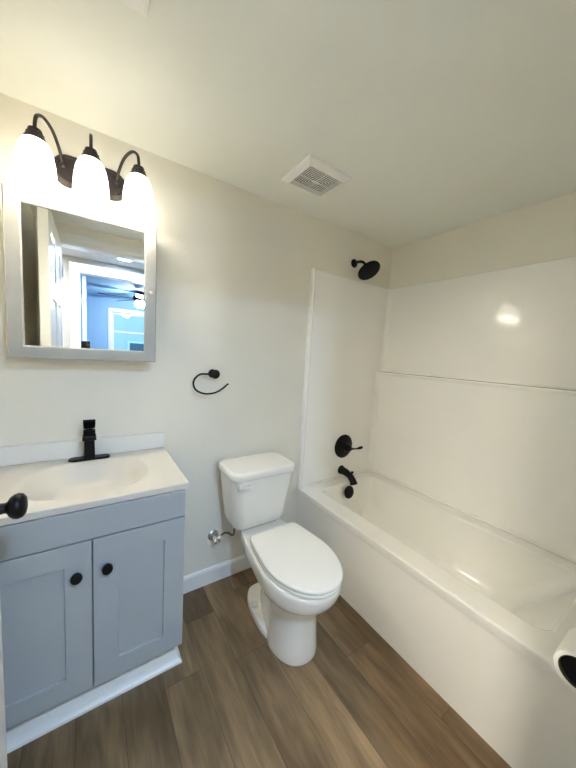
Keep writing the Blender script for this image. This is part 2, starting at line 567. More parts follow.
# ------------------------------------------------------------------ tub and surround
T = 0.4637
TX0, TX1, TY0, TY1 = -0.80, -0.004, NF + 0.004, -0.004
tub = thing('bathtub', 'long white alcove bathtub with plain straight apron beside the toilet', 'bathtub', ((TX0 + TX1) / 2, (TY0 + TY1) / 2, 0.0))
bm = B()
def rr(x0, x1, y0, y1, r, z): return rrect(x0, x1, y0, y1, r, z, 8)
rings = [rr(TX0 + 0.006, TX1, TY0, TY1, 0.002, 0.0), rr(TX0 + 0.006, TX1, TY0, TY1, 0.002, T - 0.060), rr(TX0 + 0.003, TX1, TY0, TY1, 0.002, T - 0.045),
         rr(TX0, TX1, TY0, TY1, 0.002, T - 0.030), rr(TX0, TX1, TY0, TY1, 0.002, T - 0.011), rr(TX0 + 0.002, TX1, TY0, TY1, 0.002, T - 0.005), rr(TX0 + 0.006, TX1, TY0, TY1, 0.002, T - 0.001),
         rr(TX0 + 0.02, TX1 - 0.01, TY0 + 0.01, TY1 - 0.01, 0.01, T)]
# inside
ix0, ix1, iy0, iy1 = -0.690, -0.150, -1.350, -0.100
for ins, z, r in ((0.0, T, 0.06), (0.004, T - 0.001, 0.06), (0.009, T - 0.006, 0.06), (0.012, T - 0.02, 0.06)):
    rings.append(rr(ix0 + ins, ix1 - ins, iy0 + ins * 1.2, iy1 - ins, r, z))
for f in [i / 8 for i in range(1, 9)]:
    z = T - 0.02 - f * 0.285
    bulge = f ** 1.5 * 0.045 + (0.03 * max(0, (f - 0.8) / 0.2) ** 2)
    rings.append(rr(ix0 + 0.012 + bulge, ix1 - 0.012 - bulge, iy0 + 0.016 + f * 0.20 + bulge * 0.5, iy1 - 0.012 - f * 0.04 - bulge * 0.5, 0.06 + 0.05 * f, z))
rings.append(rr(ix0 + 0.13, ix1 - 0.13, iy0 + 0.33, iy1 - 0.14, 0.1, T - 0.325))
loft(bm, rings, cap0=False, cap1=True)
obj('tub_shell', bm, M['tub'], tub, angle=50)
bm = B(); lathe(bm, [(0.046, 0), (0.046, 0.006), (0.040, 0.012), (0.0, 0.013)], (-0.425, -0.137, 0.402), (0, -0.985, 0.17)); obj('overflow_plate', bm, M['black'], tub)

sur = thing('shower_surround', 'glossy white shower wall surround standing above the bathtub rim', 'shower surround', (-0.4, -0.76, T + 0.001))
S = 1.947
PZ = T + 0.001
def side_panel(yf, sg, name):
    """end panel on the wall face yf, proud towards sg, rounded flange at its room edge"""
    bm = B()
    def sec(z, i):
        e = yf + sg * 0.001
        return [(-0.80 + i, e, z), (-0.80 + i, yf + sg * (0.024 - i), z), (-0.797 + i, yf + sg * (0.031 - i), z), (-0.790, yf + sg * (0.034 - i), z), (-0.782, yf + sg * (0.032 - i), z),
                (-0.776, yf + sg * (0.024 - i * .6), z), (-0.770, yf + sg * (0.019 - i * .6), z), (-0.012, yf + sg * (0.019 - i * .6), z), (-0.012, e, z)]
    loft(bm, [sec(PZ, 0), sec(S - 0.008, 0), sec(S - 0.002, 0.002), sec(S, 0.008)])
    return obj(name, bm, M['acrylic'], sur, angle=45)
side_panel(0.0, -1, 'end_panel')
side_panel(NF, 1, 'end_panel')
LEDGE = 1.287
def long_panel():
    bm = B()
    def sec(xf, r, z):
        x1 = -0.001
        y1, y0 = -0.0195, NF + 0.0195
        pts = [(x1, y1, z)]
        n = 8
        for k in range(n + 1):          # cove at the faucet end
            a = PI / 2 * k / n
            pts.append((xf - r + r * math.sin(a) , y1 - r + r * math.cos(a), z))
        for k in range(n + 1):          # cove at the near end
            a = PI / 2 * k / n
            pts.append((xf - r + r * math.cos(a), y0 + r - r * math.sin(a), z))
        pts.append((x1, y0, z))
        return pts
    rings = [sec(-0.064, 0.038, PZ), sec(-0.066, 0.036, LEDGE - 0.030), sec(-0.0665, 0.036, LEDGE - 0.022), sec(-0.0705, 0.036, LEDGE - 0.017), sec(-0.0748, 0.036, LEDGE - 0.012), sec(-0.0758, 0.036, LEDGE - 0.007),
             sec(-0.0735, 0.036, LEDGE - 0.002), sec(-0.067, 0.035, LEDGE), sec(-0.024, 0.032, LEDGE + 0.002), sec(-0.019, 0.03, LEDGE + 0.007), sec(-0.017, 0.03, LEDGE + 0.018), sec(-0.017, 0.03, S - 0.008), sec(-0.0145, 0.03, S - 0.002), sec(-0.009, 0.028, S)]
    loft(bm, rings)
    return obj('long_panel', bm, M['acrylic'], sur, angle=50)
long_panel()
# raised bead where the surround meets the tub deck
bm = B()
zb = T + 0.0079
tube(bm, [(-0.72, -0.026, zb), (-0.16, -0.026, zb), (-0.112, -0.034, zb), (-0.076, -0.072, zb), (-0.071, -0.16, zb), (-0.071, -1.44, zb)], 0.0078, n=12)
obj('bottom_bead', bm, M['acrylic'], sur)

# shower fittings
sv = thing('shower_valve', 'round black tub and shower valve with lever handle on the surround above the spout', 'shower valve', (-0.398, -0.021, 0.712))
bm = B(); lathe(bm, [(0.090, 0.0), (0.090, 0.005), (0.082, 0.012), (0.055, 0.020), (0.032, 0.024), (0.030, 0.03)], (-0.398, -0.0205, 0.712), (0, -1, 0), n=40); obj('trim_plate', bm, M['black'], sv)
bm = B()
lathe(bm, [(0.030, 0.0), (0.028, 0.02), (0.024, 0.036), (0.018, 0.044), (0.0, 0.046)], (-0.398, -0.0505, 0.712), (0, -1, 0))
tube(bm, [(-0.39, -0.080, 0.712), (-0.355, -0.085, 0.704), (-0.325, -0.088, 0.702), (-0.297, -0.089, 0.703), (-0.266, -0.090, 0.706)], lambda t: 0.012 - 0.0065 * math.sin(PI * min(1, t * 1.05)) ** 0.7 if t < 0.6 else 0.0066 + 0.0042 * math.sin(PI * min(1, (t - 0.6) / 0.5)))
obj('lever_handle', bm, M['black'], sv)

sp = thing('tub_spout', 'black curved tub spout with diverter knob above the tub rim', 'tub spout', (-0.403, -0.021, 0.525))
bm = B()
lathe(bm, [(0.034, 0), (0.034, 0.006), (0.029, 0.012), (0.027, 0.02)], (-0.403, -0.0205, 0.527), (0, -1, 0))
tube(bm, [(-0.403, -0.035, 0.527), (-0.400, -0.075, 0.522), (-0.397, -0.108, 0.510), (-0.394, -0.128, 0.493), (-0.391, -0.142, 0.474), (-0.390, -0.149, 0.458)], lambda t: 0.029 - 0.004 * math.sin(PI * t) - 0.001 * t, n=18)
obj('spout_body', bm, M['black'], sp)
bm = B(); lathe(bm, [(0.005, 0), (0.005, 0.016), (0.009, 0.018), (0.010, 0.026), (0.006, 0.031), (0, 0.032)], (-0.394, -0.122, 0.520), (0, -0.25, 1), n=16); obj('diverter_knob', bm, M['black'], sp)

sh = thing('shower_fixture', 'round black shower head on a short arm high above the faucet wall', 'shower head', (-0.414, -0.0005, 2.062))
bm = B(); lathe(bm, [(0.030, 0), (0.030, 0.004), (0.025, 0.011), (0.014, 0.016), (0.011, 0.018)], (-0.414, -0.0005, 2.062), (0, -1, 0)); obj('wall_flange', bm, M['black'], sh)
bm = B(); tube(bm, [(-0.414, -0.010, 2.062), (-0.414, -0.045, 2.063), (-0.414, -0.085, 2.052), (-0.414, -0.118, 2.022)], 0.0095); obj('shower_arm', bm, M['black'], sh)
bm = B()
ax = Vector((0.0, -0.62, -0.80)).normalized()
o = Vector((-0.414, -0.112, 2.028))
lathe(bm, [(0.012, 0), (0.016, 0.006), (0.017, 0.018), (0.013, 0.022), (0.018, 0.030), (0.045, 0.040), (0.070, 0.047), (0.078, 0.052), (0.079, 0.060), (0.074, 0.066), (0.0, 0.067)], o, ax, n=40)
for ring, cnt in ((0.022, 8), (0.042, 14), (0.062, 20)):
    u, v, a = frame_from(ax)
    for k in range(cnt):
        c = o + a * 0.0655 + u * ring * math.cos(2 * PI * k / cnt) + v * ring * math.sin(2 * PI * k / cnt)
        lathe(bm, [(0.0025, 0), (0.0025, 0.0025), (0.0015, 0.0035)], c, ax, n=8)
obj('spray_head', bm, M['black'], sh)

# ------------------------------------------------------------------ vanity
VX0, VX1, VYF = -2.300, -1.699, -0.468
van = thing('bathroom_vanity', 'blue-grey two-door bathroom vanity cabinet under the white sink top', 'vanity', ((VX0 + VX1) / 2, -0.24, 0.0))
bm = B()
box(bm, VX0, VX0 + 0.016, VYF, -0.015, 0.190, 0.850); box(bm, VX1 - 0.016, VX1, VYF, -0.015, 0.190, 0.850)
box(bm, VX0 + 0.016, VX1 - 0.016, VYF + 0.018, -0.015, 0.190, 0.206)
box(bm, VX0 + 0.016, VX1 - 0.016, -0.021, -0.015, 0.206, 0.850)
for x0, x1, z0, z1 in ((VX0 + 0.016, VX1 - 0.016, 0.190, 0.23), (VX0 + 0.016, VX1 - 0.016, 0.715, 0.850), (VX0 + 0.016, VX0 + 0.05, 0.23, 0.715), (VX1 - 0.05, VX1 - 0.016, 0.23, 0.715), (-2.022, -1.972, 0.23, 0.715)):
    box(bm, x0, x1, VYF, VYF + 0.018, z0, z1)
obj('cabinet_body', bm, M['cabinet'], van, smooth=False)
bm = B(); box(bm, VX0, VX1, -0.358, -0.015, 0.0, 0.189); obj('toe_kick', bm, M['cabinet'], van, smooth=False)
def shaker(x0, x1, z0, z1, name, st=0.073):
    yb, yf = VYF - 0.001, VYF - 0.020
    bm = B()
    def ring(i, y): return [(x0 + i, y, z0 + i), (x1 - i, y, z0 + i), (x1 - i, y, z1 - i), (x0 + i, y, z1 - i)]
    loft(bm, [ring(0, yb), ring(0, yf + 0.0015), ring(0.0015, yf), ring(st - 0.001, yf), ring(st, yf + 0.001), ring(st + 0.001, yf + 0.0085)])
    return obj(name, bm, M['cabinet'], van, smooth=False)
d1 = shaker(VX0 + 0.002, -1.9985, 0.203, 0.742, 'door')
d2 = shaker(-1.9945, VX1 - 0.001, 0.203, 0.742, 'door')
bm = B()
yb, yf = VYF - 0.001, VYF - 0.020
def ring(i, y): return [(VX0 + 0.002 + i, y, 0.747 + i), (VX1 - 0.001 - i, y, 0.747 + i), (VX1 - 0.001 - i, y, 0.849 - i), (VX0 + 0.002 + i, y, 0.849 - i)]
loft(bm, [ring(0, yb), ring(0, yf + 0.0015), ring(0.0015, yf)])
obj('false_drawer_front', bm, M['cabinet'], van, smooth=False)
for d, x in ((d1, -2.039), (d2, -1.955)):
    bm = B()
    lathe(bm, [(0.007, 0), (0.006, 0.010), (0.009, 0.013), (0.0155, 0.016), (0.0165, 0.020), (0.015, 0.025), (0.009, 0.0275), (0.0, 0.028)], (x, VYF - 0.0195, 0.637), (0, -1, 0), n=24, sy=1.12)
    obj('cabinet_knob', bm, M['black'], d)
# base moulding wrapped round the toe kick
bm = B()
prof = [(0.0, 0.0), (0.028, 0.0), (0.0275, 0.010), (0.018, 0.020), (0.0115, 0.034), (0.009, 0.050), (0.006, 0.058), (0.0, 0.060)]
path = [((VX0, -0.3585), (0, -1)), ((VX1 + 0.0005, -0.3585), (1, -1)), ((VX1 + 0.0005, -0.016), (1, 0))]
loft(bm, [[(p[0] + d[0] * o, p[1] + d[1] * o, z + 0.0005) for o, z in prof] for p, d in path])
obj('base_moulding', bm, M['trim'], van, angle=30)

# sink top: one moulded slab with an integral basin
CT = 0.874
CX0, CX1, CY0, CY1 = -2.312, -1.686, -0.484, -0.002
top = thing('sink', 'cream white moulded vanity top with integral oval basin and backsplash', 'sink', ((CX0 + CX1) / 2, -0.24, 0.8515))
bm = B()
NX, NY = 84, 64
bx, by, ba, bb = -2.004, -0.258, 0.206, 0.176
def depth(x, y):
    f = 1 - ((abs(x - bx) / ba) ** 2.7 + (abs(y - by) / bb) ** 2.5)
    if f <= 0: return 0.0
    t = min(1, f * 1.15)
    return 0.09 * (t * t * (3 - 2 * t)) ** 0.95
g = []
for j in range(NY + 1):
    row = []
    for i in range(NX + 1):
        x = CX0 + (CX1 - CX0) * i / NX
        y = CY0 + (CY1 - CY0) * j / NY
        row.append(bm.verts.new((x, y, CT - depth(x, y))))
    g.append(row)
for j in range(NY):
    for i in range(NX):
        bm.faces.new((g[j][i], g[j][i + 1], g[j + 1][i + 1], g[j + 1][i]))
edge = [g[0][i] for i in range(NX + 1)] + [g[j][NX] for j in range(1, NY + 1)] + [g[NY][i] for i in range(NX - 1, -1, -1)] + [g[j][0] for j in range(NY - 1, 0, -1)]
low = [bm.verts.new((v.co.x, v.co.y, 0.852)) for v in edge]
for i in range(len(edge)):
    j = (i + 1) % len(edge)
    bm.faces.new((edge[i], low[i], low[j], edge[j]))
obj('basin_slab', bm, M['marble'], top, bevel=0.003, seg=2, angle=60)
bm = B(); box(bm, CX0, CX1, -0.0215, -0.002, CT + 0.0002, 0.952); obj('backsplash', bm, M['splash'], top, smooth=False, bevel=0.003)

# faucet
fa = thing('sink_faucet', 'black single-handle faucet standing on the white sink top', 'faucet', (-2.002, -0.060, CT + 0.0005))
FZ = CT + 0.0005
bm = B()
loft(bm, [rrect(-2.079, -1.925, -0.083, -0.037, 0.0225, FZ, 10), rrect(-2.079, -1.925, -0.083, -0.037, 0.0225, FZ + 0.006, 10), rrect(-2.076, -1.928, -0.080, -0.040, 0.0195, FZ + 0.009, 10)])
obj('base_plate', bm, M['black'], fa)
bm = B()
loft(bm, [rrect(-2.022, -1.982, -0.080, -0.040, 0.004, FZ + 0.009, 3), rrect(-2.021, -1.983, -0.080, -0.040, 0.004, FZ + 0.085, 3), rrect(-2.024, -1.980, -0.083, -0.037, 0.005, FZ + 0.128, 3)])
obj('faucet_body', bm, M['black'], fa)
bm = B()
# flat open spout reaching over the basin
def sec(y, z, hw, th): return [(-2.002 - hw, y, z - th), (-2.002 + hw, y, z - th), (-2.002 + hw, y, z), (-2.002 - hw, y, z)]
loft(bm, [sec(-0.078, FZ + 0.122, 0.021, 0.034), sec(-0.100, FZ + 0.127, 0.022, 0.030), sec(-0.125, FZ + 0.126, 0.023, 0.022), sec(-0.145, FZ + 0.119, 0.0245, 0.014)])
obj('spout', bm, M['black'], fa, smooth=False, bevel=0.002)
bm = B()
loft(bm, [sec(-0.038, FZ + 0.146, 0.020, 0.016), sec(-0.070, FZ + 0.162, 0.021, 0.022), sec(-0.100, FZ + 0.180, 0.022, 0.018), sec(-0.120, FZ + 0.190, 0.022, 0.010)])
box(bm, -2.014, -1.990, -0.072, -0.048, FZ + 0.126, FZ + 0.140)
obj('lever_handle', bm, M['black'], fa, smooth=False, bevel=0.002)

# ------------------------------------------------------------------ mirror cabinet
MX0, MX1, MZ0, MZ1 = -2.247, -1.748, 1.311, 1.914
mc = thing('medicine_cabinet', 'light grey framed mirror cabinet on the wall above the sink', 'mirror cabinet', ((MX0 + MX1) / 2, -0.001, MZ0))
bm = B(); box(bm, MX0 + 0.012, MX1 - 0.012, -0.094, -0.001, MZ0 + 0.012, MZ1 - 0.012); obj('cabinet_box', bm, M['frame'], mc, smooth=False)
bm = B()
def mring(i, y): return [(MX0 + i, y, MZ0 + i), (MX1 - i, y, MZ0 + i), (MX1 - i, y, MZ1 - i), (MX0 + i, y, MZ1 - i)]
FW = 0.049
loft(bm, [mring(0.0, -0.096), mring(0.0, -0.113), mring(0.004, -0.117), mring(FW - 0.006, -0.117), mring(FW - 0.001, -0.114), mring(FW, -0.109)], cap1=False)
fr = obj('mirror_door', bm, M['frame'], mc, smooth=False)
bm = B(); box(bm, MX0 + FW - 0.003, MX1 - FW + 0.003, -0.110, -0.097, MZ0 + FW - 0.003, MZ1 - FW + 0.003); obj('mirror_pane', bm, M['mirror'], fr, smooth=False)
bm = B(); lathe(bm, [(0.005, 0), (0.005, 0.008), (0.009, 0.011), (0.0115, 0.015), (0.0105, 0.020), (0.006, 0.023), (0, 0.0235)], (-1.772, -0.1165, 1.612), (0, -1, 0), n=20)
obj('cabinet_knob', bm, M['nickel'], fr)

# ------------------------------------------------------------------ vanity light, three shades
vl = thing('vanity_light', 'dark bronze three-light bar with glowing white bell shades above the mirror', 'wall light', (-1.988, -0.001, 1.99))
bm = B()
def stad(x0, x1, z0, z1, y, n=14):
    r = (z1 - z0) / 2
    zc = (z0 + z1) / 2
    p = []
    for k in range(n + 1):
        a = -PI / 2 + PI * k / n
        p.append((x1 - r + r * math.cos(a), y, zc + r * math.sin(a)))
    for k in range(n + 1):
        a = PI / 2 + PI * k / n
        p.append((x0 + r + r * math.cos(a), y, zc + r * math.sin(a)))
    return p
px0, px1, pz0, pz1 = -2.120, -1.854, 2.004, 2.128
loft(bm, [stad(px0, px1, pz0, pz1, -0.001), stad(px0, px1, pz0, pz1, -0.008), stad(px0 + .005, px1 - .005, pz0 + .005, pz1 - .005, -0.013), stad(px0 + .014, px1 - .014, pz0 + .014, pz1 - .014, -0.015), stad(px0 + .018, px1 - .018, pz0 + .018, pz1 - .018, -0.020)])
obj('back_plate', bm, M['bronze'], vl)
SY = -0.145
for sx, ax_ in ((-2.150, -2.081), (-1.988, -1.988), (-1.826, -1.897)):
    bm = B()
    dx = sx - ax_
    az = 2.074
    tube(bm, [(ax_, -0.018, az), (ax_ + dx * .12, -0.040, az + 0.045), (ax_ + dx * .38, -0.068, az + 0.090), (ax_ + dx * .70, -0.105, az + 0.104), (ax_ + dx * .93, -0.135, az + 0.086), (sx, SY, az + 0.055), (sx, SY, az + 0.030)], 0.0058, n=12)
    lathe(bm, [(0.011, 0), (0.011, 0.006), (0.007, 0.012)], (ax_, -0.0195, az), (0, -1, 0.2), n=16)
    arm = obj('arm', bm, M['bronze'], vl)
    bm = B()
    lathe(bm, [(0.010, 2.111), (0.019, 2.108), (0.021, 2.103), (0.021, 2.096), (0.026, 2.093), (0.027, 2.083), (0.031, 2.079), (0.032, 2.068), (0.028, 2.065)], (sx, SY, 0), n=28)
    obj('socket_cap', bm, M['bronze'], vl)
    bm = B()
    outer = [(0.028, 2.073), (0.035, 2.068), (0.043, 2.056), (0.050, 2.036), (0.0555, 2.006), (0.0585, 1.974), (0.060, 1.948), (0.0605, 1.930)]
    inner = [(r - 0.003, z) for r, z in reversed(outer)]
    lathe(bm, outer + inner, (sx, SY, 0), n=36, cap0=False, cap1=False)
    obj('lamp_shade', bm, M['shade'], vl)
    bm = B(); lathe(bm, [(0.012, 2.07), (0.014, 2.02), (0.024, 1.995), (0.029, 1.970), (0.026, 1.947), (0.014, 1.932), (0.0, 1.928)], (sx, SY, 0), n=20); obj('light_bulb', bm, M['bulb'], vl)

# ------------------------------------------------------------------ towel ring
tr = thing('towel_ring', 'black open towel ring on the wall between mirror and tub', 'towel ring', (-1.437, -0.001, 1.254))
bm = B(); lathe(bm, [(0.024, 0), (0.024, 0.006), (0.020, 0.010), (0.011, 0.014), (0.011, 0.038), (0.022, 0.042), (0.025, 0.050), (0.022, 0.057), (0.0, 0.060)], (-1.437, -0.0005, 1.254), (0, -1, 0)); obj('wall_post', bm, M['black'], tr)
bm = B(); tube(bm, [(-1.448, -0.050, 1.2535), (-1.488, -0.050, 1.2545), (-1.521, -0.050, 1.252), (-1.547, -0.050, 1.229), (-1.554, -0.050, 1.200), (-1.537, -0.050, 1.168), (-1.491, -0.050, 1.149), (-1.438, -0.050, 1.153), (-1.397, -0.050, 1.174), (-1.362, -0.050, 1.202)], 0.0048, n=12); obj('ring_bar', bm, M['black'], tr)

# ------------------------------------------------------------------ toilet
TC = -1.192
to = thing('toilet', 'white two-piece toilet with closed lid between vanity and tub', 'toilet', (TC, -0.42, 0.0))
def egg(z, yf, ym, yb, hw, bw=0.8, pf=2.0, pb=4.0, n=112):
    pts = []
    for k in range(n):
        a = 2 * PI * k / n
        c, s = math.cos(a), math.sin(a)
        if s <= 0:
            x = hw * math.copysign(abs(c) ** (2 / pf), c)
            y = ym - (ym - yf) * abs(s) ** (2 / pf)
        else:
            f = abs(s) ** (2 / pb)
            x = hw * math.copysign(abs(c) ** (2 / pb), c) * (1 + (bw - 1) * f)
            y = ym + (yb - ym) * f
        pts.append((TC + x, y, z))
    return pts
bm = B()
R_ = [(0.000, -0.672, -.52, -.26, .110, .38), (0.004, -0.677, -.52, -.255, .114, .38), (0.030, -0.676, -.52, -.255, .113, .36), (0.10, -0.668, -.52, -.25, .109, .36),
      (0.18, -0.662, -.52, -.24, .108, .36), (0.235, -0.666, -.52, -.225, .112, .40), (0.265, -0.680, -.52, -.20, .124, .52), (0.285, -0.700, -.525, -.17, .140, .58),
      (0.303, -0.730, -.53, -.13, .158, .66), (0.318, -0.754, -.53, -.09, .169, .70), (0.335, -0.770, -.53, -.06, .175, .70), (0.36, -0.780, -.53, -.05, .178, .70), (0.390, -0.785, -.53, -.045, .179, .70), (0.404, -0.784, -.53, -.045, .178, .70), (0.410, -0.778, -.53, -.05, .172, .70)]
loft(bm, [egg(z, a, m_, b, h_, w_, 2.3 if z < 0.27 else 2.15, 3.0) for z, a, m_, b, h_, w_ in R_])
# floor flange behind the pedestal
loft(bm, [egg(z, -0.60, -.42, -.185, h_, .92, 2.0, 3.2) for z, h_ in ((0.0, .110), (0.004, .113), (0.026, .112), (0.034, .106))])
obj('bowl', bm, M['china'], to, angle=60, weld=False)
for s in (-1, 1):
    bm = B(); lathe(bm, [(0.0175, 0), (0.0175, 0.008), (0.0145, 0.018), (0.008, 0.023), (0, 0.024)], (TC + s * 0.086, -0.318, 0.034), n=18); obj('bolt_cap', bm, M['plastic'], to)
bm = B()
def seatring(z, o): return egg(z, -0.792 + o, -.535, -.330, .172 - o, .84, 2.1, 12)
loft(bm, [seatring(0.4135, 0.008), seatring(0.415, 0.002), seatring(0.4245, 0.0), seatring(0.4285, 0.003), seatring(0.4295, 0.009)])
obj('seat', bm, M['seat'], to, angle=60)
bm = B()
def lidring(z, o): return egg(z, -0.795 + o, -.535, -.322 - o * .3, .174 - o, .83, 2.1, 14)
loft(bm, [lidring(0.4340, 0.011), lidring(0.4348, 0.004), lidring(0.439, 0.0), lidring(0.447, 0.001), lidring(0.451, 0.005), lidring(0.4525, 0.012), lidring(0.4535, 0.06)])
lid = obj('lid', bm, M['seat'], to, angle=60)
for s in (-1, 1):
    bm = B(); loft(bm, [rrect(TC + s * 0.07 - 0.022, TC + s * 0.07 + 0.022, -0.332, -0.300, 0.01, 0.4105), rrect(TC + s * 0.07 - 0.022, TC + s * 0.07 + 0.022, -0.332, -0.300, 0.01, 0.432), rrect(TC + s * 0.07 - 0.019, TC + s * 0.07 + 0.019, -0.329, -0.303, 0.01, 0.436)]); obj('hinge_cover', bm, M['seat'], to)
# tank
KC = -1.208
bm = B()
tk = [(0.418, .130, -.075, -.205, .05), (0.423, .146, -.055, -.228, .055), (0.438, .156, -.045, -.240, .055), (0.47, .162, -.040, -.246, .055), (0.56, .173, -.034, -.254, .052), (0.66, .184, -.030, -.262, .05), (0.722, .190, -.028, -.268, .05)]
loft(bm, [rrect(KC - h_, KC + h_, yf, yb, r, z, 8) for z, h_, yb, yf, r in tk])
obj('tank', bm, M['china'], to, angle=60)
bm = B()
tl = [(0.7225, .194, -.024, -.275, .055), (0.725, .199, -.020, -.281, .058), (0.731, .202, -.018, -.284, .06), (0.748, .202, -.018, -.284, .06), (0.757, .199, -.021, -.281, .058), (0.762, .193, -.027, -.275, .055), (0.7645, .180, -.040, -.262, .05)]
loft(bm, [rrect(KC - h_, KC + h_, yf, yb, r, z, 8) for z, h_, yb, yf, r in tl])
obj('tank_lid', bm, M['china'], to, angle=60)
bm = B()
lathe(bm, [(0.012, 0), (0.012, 0.008), (0.008, 0.012)], (-1.366, -0.2615, 0.690), (0, -1, 0), n=18)
loft(bm, [rrect(-1.378, -1.308, -0.288, -0.274, 0.006, z, 4) for z in (0.679, 0.699)])
obj('flush_lever', bm, M['plastic'], to, bevel=0.003)

# water stop on the wall with its hose
ss = thing('water_stop', 'chrome water stop valve with grey braided hose low on the wall left of toilet', 'valve', (-1.402, -0.001, 0.29))
bm = B(); lathe(bm, [(0.032, 0), (0.032, 0.003), (0.026, 0.009), (0.012, 0.012)], (-1.402, -0.0005, 0.296), (0, -1, 0)); obj('wall_escutcheon', bm, M['chrome'], ss)
bm = B()
lathe(bm, [(0.010, 0), (0.010, 0.02), (0.014, 0.022), (0.014, 0.05), (0.009, 0.054)], (-1.402, -0.011, 0.296), (0, -1, 0), n=18)
tube(bm, [(-1.402, -0.048, 0.296), (-1.386, -0.050, 0.304), (-1.371, -0.052, 0.312)], 0.009, smooth=False)
obj('valve_body', bm, M['chrome'], ss)
bm = B(); lathe(bm, [(0.020, 0), (0.022, 0.003), (0.022, 0.010), (0.018, 0.013), (0, 0.014)], (-1.402, -0.064, 0.296), (0, -1, 0), n=18, sx=1.0, sy=0.6); obj('oval_handle', bm, M['chrome'], ss)
bm = B(); tube(bm, [(-1.374, -0.0515, 0.3105), (-1.358, -0.062, 0.328), (-1.343, -0.085, 0.338), (-1.332, -0.112, 0.337), (-1.327, -0.128, 0.352), (-1.326, -0.130, 0.395), (-1.326, -0.130, 0.4165)], 0.0058, n=12); obj('supply_hose', bm, M['hose'], ss)

# ------------------------------------------------------------------ toilet roll and its holder
RX, RY, RZ = -1.18, -1.4813, 0.769
hold = thing('toilet_roll_holder', 'black wall-mounted toilet roll holder beside the tub end', 'toilet roll holder', (-1.04, NF + 0.001, RZ))
bm = B(); lathe(bm, [(0.024, 0), (0.024, 0.007), (0.012, 0.012)], (-1.04, NF + 0.0005, RZ), (0, 1, 0)); obj('wall_flange', bm, M['black'], hold)
bm = B(); tube(bm, [(-1.04, NF + 0.010, RZ), (-1.04, NF + 0.026, RZ), (-1.044, RY - 0.005, RZ), (-1.058, RY, RZ), (-1.08, RY, RZ), (-1.165, RY, RZ)], 0.0085); obj('roll_arm', bm, M['black'], hold)
bm = B(); lathe(bm, [(0.010, 0), (0.029, 0.001), (0.0295, 0.003), (0.0295, 0.020), (0.027, 0.022), (0.0, 0.018)], (-1.155, RY, RZ), (-1, 0, 0), n=36); obj('end_cap', bm, M['black'], hold)
roll = thing('toilet_roll', 'white toilet paper roll on the black holder at the tub end', 'toilet roll', (RX + 0.05, RY, RZ - 0.042))
bm = B()
lathe(bm, [(0.0325, 0.0), (0.036, 0.0), (0.0402, 0.001), (0.0412, 0.004), (0.0412, 0.096), (0.0402, 0.100), (0.0325, 0.101), (0.0325, 0.0)], (RX, RY, RZ), (1, 0, 0), n=48, cap0=False, cap1=False); obj('paper', bm, M['paper'], roll)
bm = B(); lathe(bm, [(0.0325, 0.0005), (0.0325, 0.1005), (0.0312, 0.1005), (0.0312, 0.0005), (0.0325, 0.0005)], (RX, RY, RZ), (1, 0, 0), n=40, cap0=False, cap1=False); obj('cardboard_tube', bm, M['cardboard'], roll)

# ------------------------------------------------------------------ ceiling exhaust fan grille and supply register
VX, VY = -1.060, -0.335
ef = thing('exhaust_fan', 'square white bathroom exhaust fan grille on the ceiling above the toilet', 'exhaust fan', (VX, VY, H - 0.022))
hx, hy = 0.128, 0.114
def vr(i, z, j=None): return [(VX - hx + i, VY - hy + i, z), (VX + hx - i, VY - hy + i, z), (VX + hx - i, VY + hy - i, z), (VX - hx + i, VY + hy - i, z)]
bm = B()
loft(bm, [vr(0, H - 0.0005), vr(0, H - 0.010), vr(0.004, H - 0.014), vr(0.026, H - 0.024), vr(0.031, H - 0.024), vr(0.031, H - 0.002)], cap0=False, cap1=False)
obj('cover_frame', bm, M['white_plastic'], ef, smooth=False)
bm = B(); loft(bm, [vr(0.031, H - 0.0015), vr(0.031, H - 0.003)]); obj('dark_backing_sheet', bm, M['darkgap'], ef, smooth=False)  # solid dark sheet painting the shade behind the fan louvers
bm = B()
n = 7
for k in range(n):
    a = 0.0365 + k * 0.0113
    if k == n - 1:
        loft(bm, [vr(a, H - 0.024), vr(a, H - 0.0226)])
    else:
        loft(bm, [vr(a, H - 0.0240), vr(a + 0.0046, H - 0.0240), vr(a + 0.0046, H - 0.0226), vr(a, H - 0.0226), vr(a, H - 0.0240)], False, False)
for s, u in ((1, 0), (-1, 0), (0, 1), (0, -1)):
    x0, x1 = sorted((VX + s * 0.004 - (0.0015 if s == 0 else 0), VX + s * (hx - 0.031) + (0.0015 if s == 0 else 0)))
    y0, y1 = sorted((VY + u * 0.004 - (0.0015 if u == 0 else 0), VY + u * (hy - 0.031) + (0.0015 if u == 0 else 0)))
    box(bm, x0, x1, y0, y1, H - 0.0226, H - 0.0212)
obj('square_louvers', bm, M['white_plastic'], ef, smooth=False)

